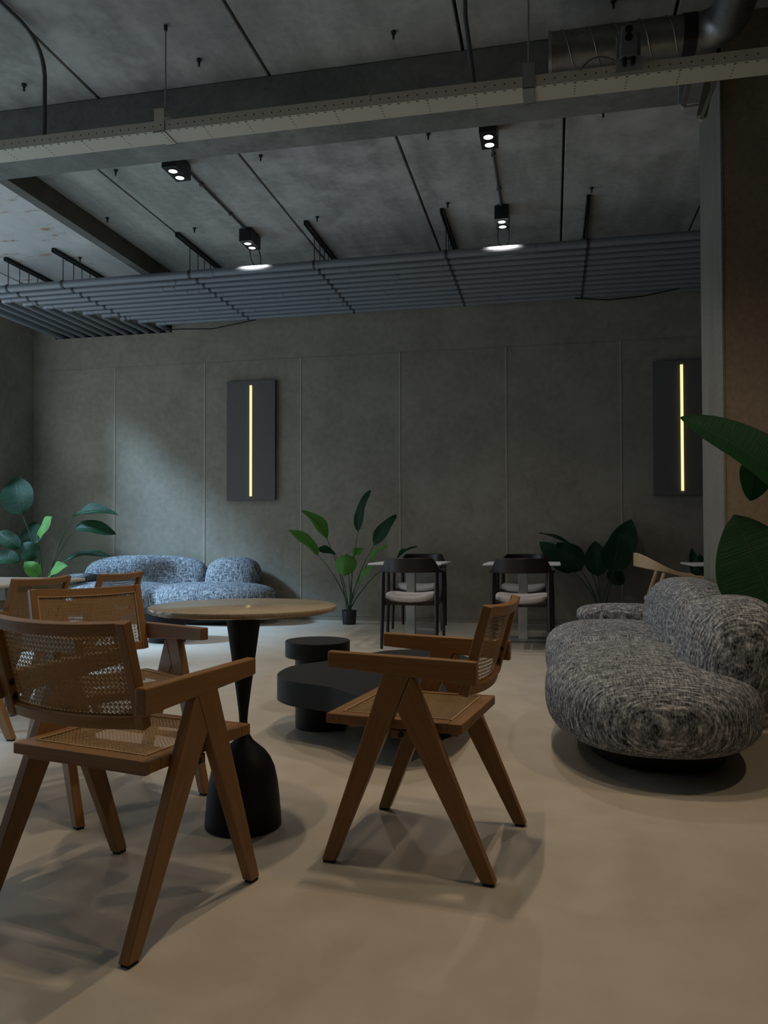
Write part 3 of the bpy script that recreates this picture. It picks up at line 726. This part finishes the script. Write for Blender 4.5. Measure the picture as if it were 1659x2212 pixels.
# ------------------------------------------------------------------ plants
def leaf(parent, base, tip, width, face, fold=.35, bow=.08, mat='leaf', ripple=.012, nose=.8):
    base, tip = Vector(base), Vector(tip); a = tip-base; L = a.length; a /= L
    n = Vector(face); n = (n-a*n.dot(a)).normalized(); sd_ = a.cross(n)
    NT, NS = 16, 6; m = MB(); m.uv = []; ph = random.random()*6
    ax = []
    for i in range(NT+1):
        t = i/NT
        w = width/2*max(.012, math.sin(PI*min(1, t**nose))**.72)
        c = base+a*(L*t)+n*(bow*L*math.sin(PI*t)-bow*L*.8*t*t)
        ax.append(c)
        for j in range(NS+1):
            q = -1+2*j/NS
            rp = ripple*math.sin(9*t+ph+q*1.3)*abs(q)
            m.v.append(tuple(c+sd_*(q*w)+n*(fold*abs(q)**1.3*w+rp))); m.uv.append((t*L*2, q*.5))
    K = NS+1
    m.f = [(i*K+j, i*K+j+1, (i+1)*K+j+1, (i+1)*K+j) for i in range(NT) for j in range(NS)]
    o = m.build('leaf', mat, parent, smooth=180)
    MB().tube([c-n*.0015 for c in ax[:-1]], [.0045-.0032*i/NT for i in range(NT)], 6).build('midrib', 'stem' if mat == 'leaf' else mat, o, smooth=180)
    return o
def plant(label, pos, pot_r, pot_h, leaves, Y, group='broad leaved potted plants', stem_r=.007, wscale=1.0):
    t = thing('potted_plant', label, 'plant', (pos[0], pos[1], 0), 0, group)
    MB().lathe([(0, 0), (pot_r*.86, 0), (pot_r*.9, .006), (pot_r, pot_h), (pot_r*.93, pot_h), (pot_r*.9, pot_h-.03), (0, pot_h-.03)], seg=36).build('pot', 'pot', t, smooth=40)
    MB().lathe([(0, pot_h-.028), (pot_r*.9, pot_h-.028), (pot_r*.88, pot_h-.022), (0, pot_h-.016)], seg=24).build('soil', 'soil', t, smooth=60)
    off = Vector((pos[0], pos[1], 0))
    for (bu, bv, tu, tv, w, yb, yt, face, fold, mat) in leaves:
        b = on_y(bu, bv, Y+yb); e = on_y(tu, tv, Y+yt)
        W_ = w*wscale*(b-CAM).length/FPX
        b -= off; e -= off
        leaf(t, b, e, W_, face, fold, mat=mat)
        r0 = Vector((random.uniform(-.3, .3)*pot_r, random.uniform(-.3, .3)*pot_r, pot_h-.03))
        d = (e-b).normalized()
        c = r0 + Vector(((b.x-r0.x)*.25, (b.y-r0.y)*.25, (b.z-r0.z)*.55))
        pts = arc(r0, c, b, 9)
        MB().tube(pts, [stem_r*(1-.55*i/9) for i in range(10)], 8).build('stem', 'stem', t, smooth=60)
    return t
L_, D_ = 'leaf_lit', 'leaf'
plant('potted plant with spread green leaves in small black pot, left of the dark chairs', (-2.235, 8.58), .083, .158, [
    (706.7, 1164.8, 654, 1099.7, 34, -.02, -.10, (.75, -.55, .35), .5, L_),
    (686.8, 1199, 622.6, 1142, 30, -.05, -.16, (.6, -.6, .5), .5, L_),
    (773.6, 1148.5, 796.2, 1056.3, 27, .08, .16, (-.45, -.9, .1), .3, D_),
    (808, 1178, 855, 1110.5, 30, .05, .12, (-.2, -.95, .2), .2, D_),
    (748, 1196, 742, 1243, 50, -.05, -.16, (.05, -.9, .45), -.5, L_),
    (724.8, 1199, 676.9, 1183.8, 20, .08, .12, (.1, -.7, .8), .4, D_),
    (762.7, 1203, 785.4, 1183.8, 24, .05, .10, (-.4, -.8, .4), .3, L_),
    (798, 1211, 834, 1177.4, 17, .0, -.06, (-.6, -.6, .5), .4, L_),
    (777, 1262.4, 804, 1219, 17, -.1, -.2, (-.7, -.7, .2), .4, L_),
    (858, 1206, 900, 1178.6, 20, .12, .18, (-.5, -.3, .8), .4, D_),
    ], 8.58)
plant('tall broad-leaved plant in the left corner beside the sofa arm', (-5.93, 8.32), .14, .24, [
    (47.9, 1111.6, 31.6, 1027.5, 66, .02, .10, (.25, -.95, .15), .12, D_),
    (81.4, 1156.8, 108.5, 1116, 42, -.1, -.2, (-.35, -.8, .4), -.2, L_),
    (72, 1177, 72, 1126, 50, .15, .22, (.1, -.95, .1), .1, D_),
    (157, 1116, 253, 1107, 36, -.02, -.05, (.0, -.55, .8), .45, D_),
    (164.6, 1138.7, 249, 1150.5, 34, .0, -.02, (0, -.75, .6), .3, D_),
    (45, 1184, -8, 1148, 32, -.02, -.05, (-.2, -.8, .6), .3, D_),
    (79.6, 1207, 48, 1172, 40, -.1, -.15, (.3, -.9, .2), .2, D_),
    (41.6, 1213, -20, 1208, 40, -.15, -.25, (.0, -.7, .7), .4, D_),
    (85, 1244, 52.4, 1213, 30, -.18, -.25, (.2, -.8, .5), .3, L_),
    (108.5, 1243, 143, 1222, 34, -.2, -.28, (-.1, -.7, .6), .3, L_),
    (142, 1210, 236, 1196, 22, .1, .12, (.1, -.6, .8), .4, D_),
    ], 8.32, stem_r=.009)
plant('dark leafy plant against the wall between cafe table and oak chair', (.515, 8.74), .11, .20, [
    (1324.8, 1236, 1337.6, 1150, 62, -.12, -.16, (.1, -.95, .2), .12, L_ if False else D_),
    (1330, 1230, 1363, 1120, 60, .08, .14, (-.2, -.95, .1), .15, D_),
    (1291, 1244.7, 1285.6, 1168, 50, .0, .05, (0, -1, .1), .15, D_),
    (1255.5, 1232.6, 1204, 1171, 56, .02, .04, (.1, -.95, .2), .15, D_),
    (1240, 1235.6, 1166, 1170, 46, .1, .15, (.1, -.95, .2), .15, D_),
    (1263, 1205.5, 1168.6, 1146, 12, .0, .0, (.5, -.4, .8), .6, D_),
    (1320, 1260, 1343, 1232, 40, .02, .05, (0, -1, .1), .15, D_),
    ], 8.74, stem_r=.008)
plant('small variegated plant peeking out beside the wall end', (1.46, 8.70), .10, .30, [
    (1512, 1262, 1493, 1184, 22, -.05, -.08, (-.3, -.9, .3), .3, D_),
    (1518, 1250, 1512, 1196, 20, .0, .0, (-.1, -.9, .3), .3, D_),
    (1522, 1255, 1534, 1190, 22, .0, .0, (.2, -.9, .3), .3, D_),
    (1516, 1262, 1500, 1218, 20, -.1, -.12, (-.4, -.8, .4), .3, D_),
    ], 8.70, stem_r=.006)
rp = thing('potted_plant', 'large banana-like plant at the right edge, behind the grey sofa', 'plant', (1.22, 4.20, 0), 0, 'broad leaved potted plants')
MB().lathe([(0, 0), (.14, 0), (.145, .006), (.165, .30), (.155, .30), (.15, .27), (0, .27)], seg=40).build('pot', 'pot', rp, smooth=40)
MB().lathe([(0, .272), (.15, .272), (.15, .278), (0, .284)], seg=30).build('soil', 'soil', rp, smooth=60)
ro = Vector((1.22, 4.20, 0))
for (bu, bv, tu, tv, w, yb, yt, face, fold, mat, bow) in (
        (1740, 1085, 1479, 893, 128, 4.15, 4.06, (.15, -.75, .62), .25, D_, .06),
        (1640, 985, 1622, 1082, 66, 4.25, 4.22, (.1, -1, .1), .1, D_, .0),
        (1690, 1345, 1585, 1112, 170, 4.05, 4.12, (-.1, -1, .1), .08, D_, .0),
        (1760, 1180, 1800, 900, 120, 4.2, 4.2, (-.3, -.9, .2), .15, D_, .05)):
    b = on_y(bu, bv, yb)-ro; e = on_y(tu, tv, yt)-ro
    leaf(rp, b, e, w*yb/FPX*1.0, face, fold, bow, mat, .008)
    MB().tube(arc((0, 0, .28), (b.x*.3, b.y*.3, b.z*.6), tuple(b), 9), [.014-.008*i/9 for i in range(10)], 8).build('stem', 'stem', rp, smooth=60)
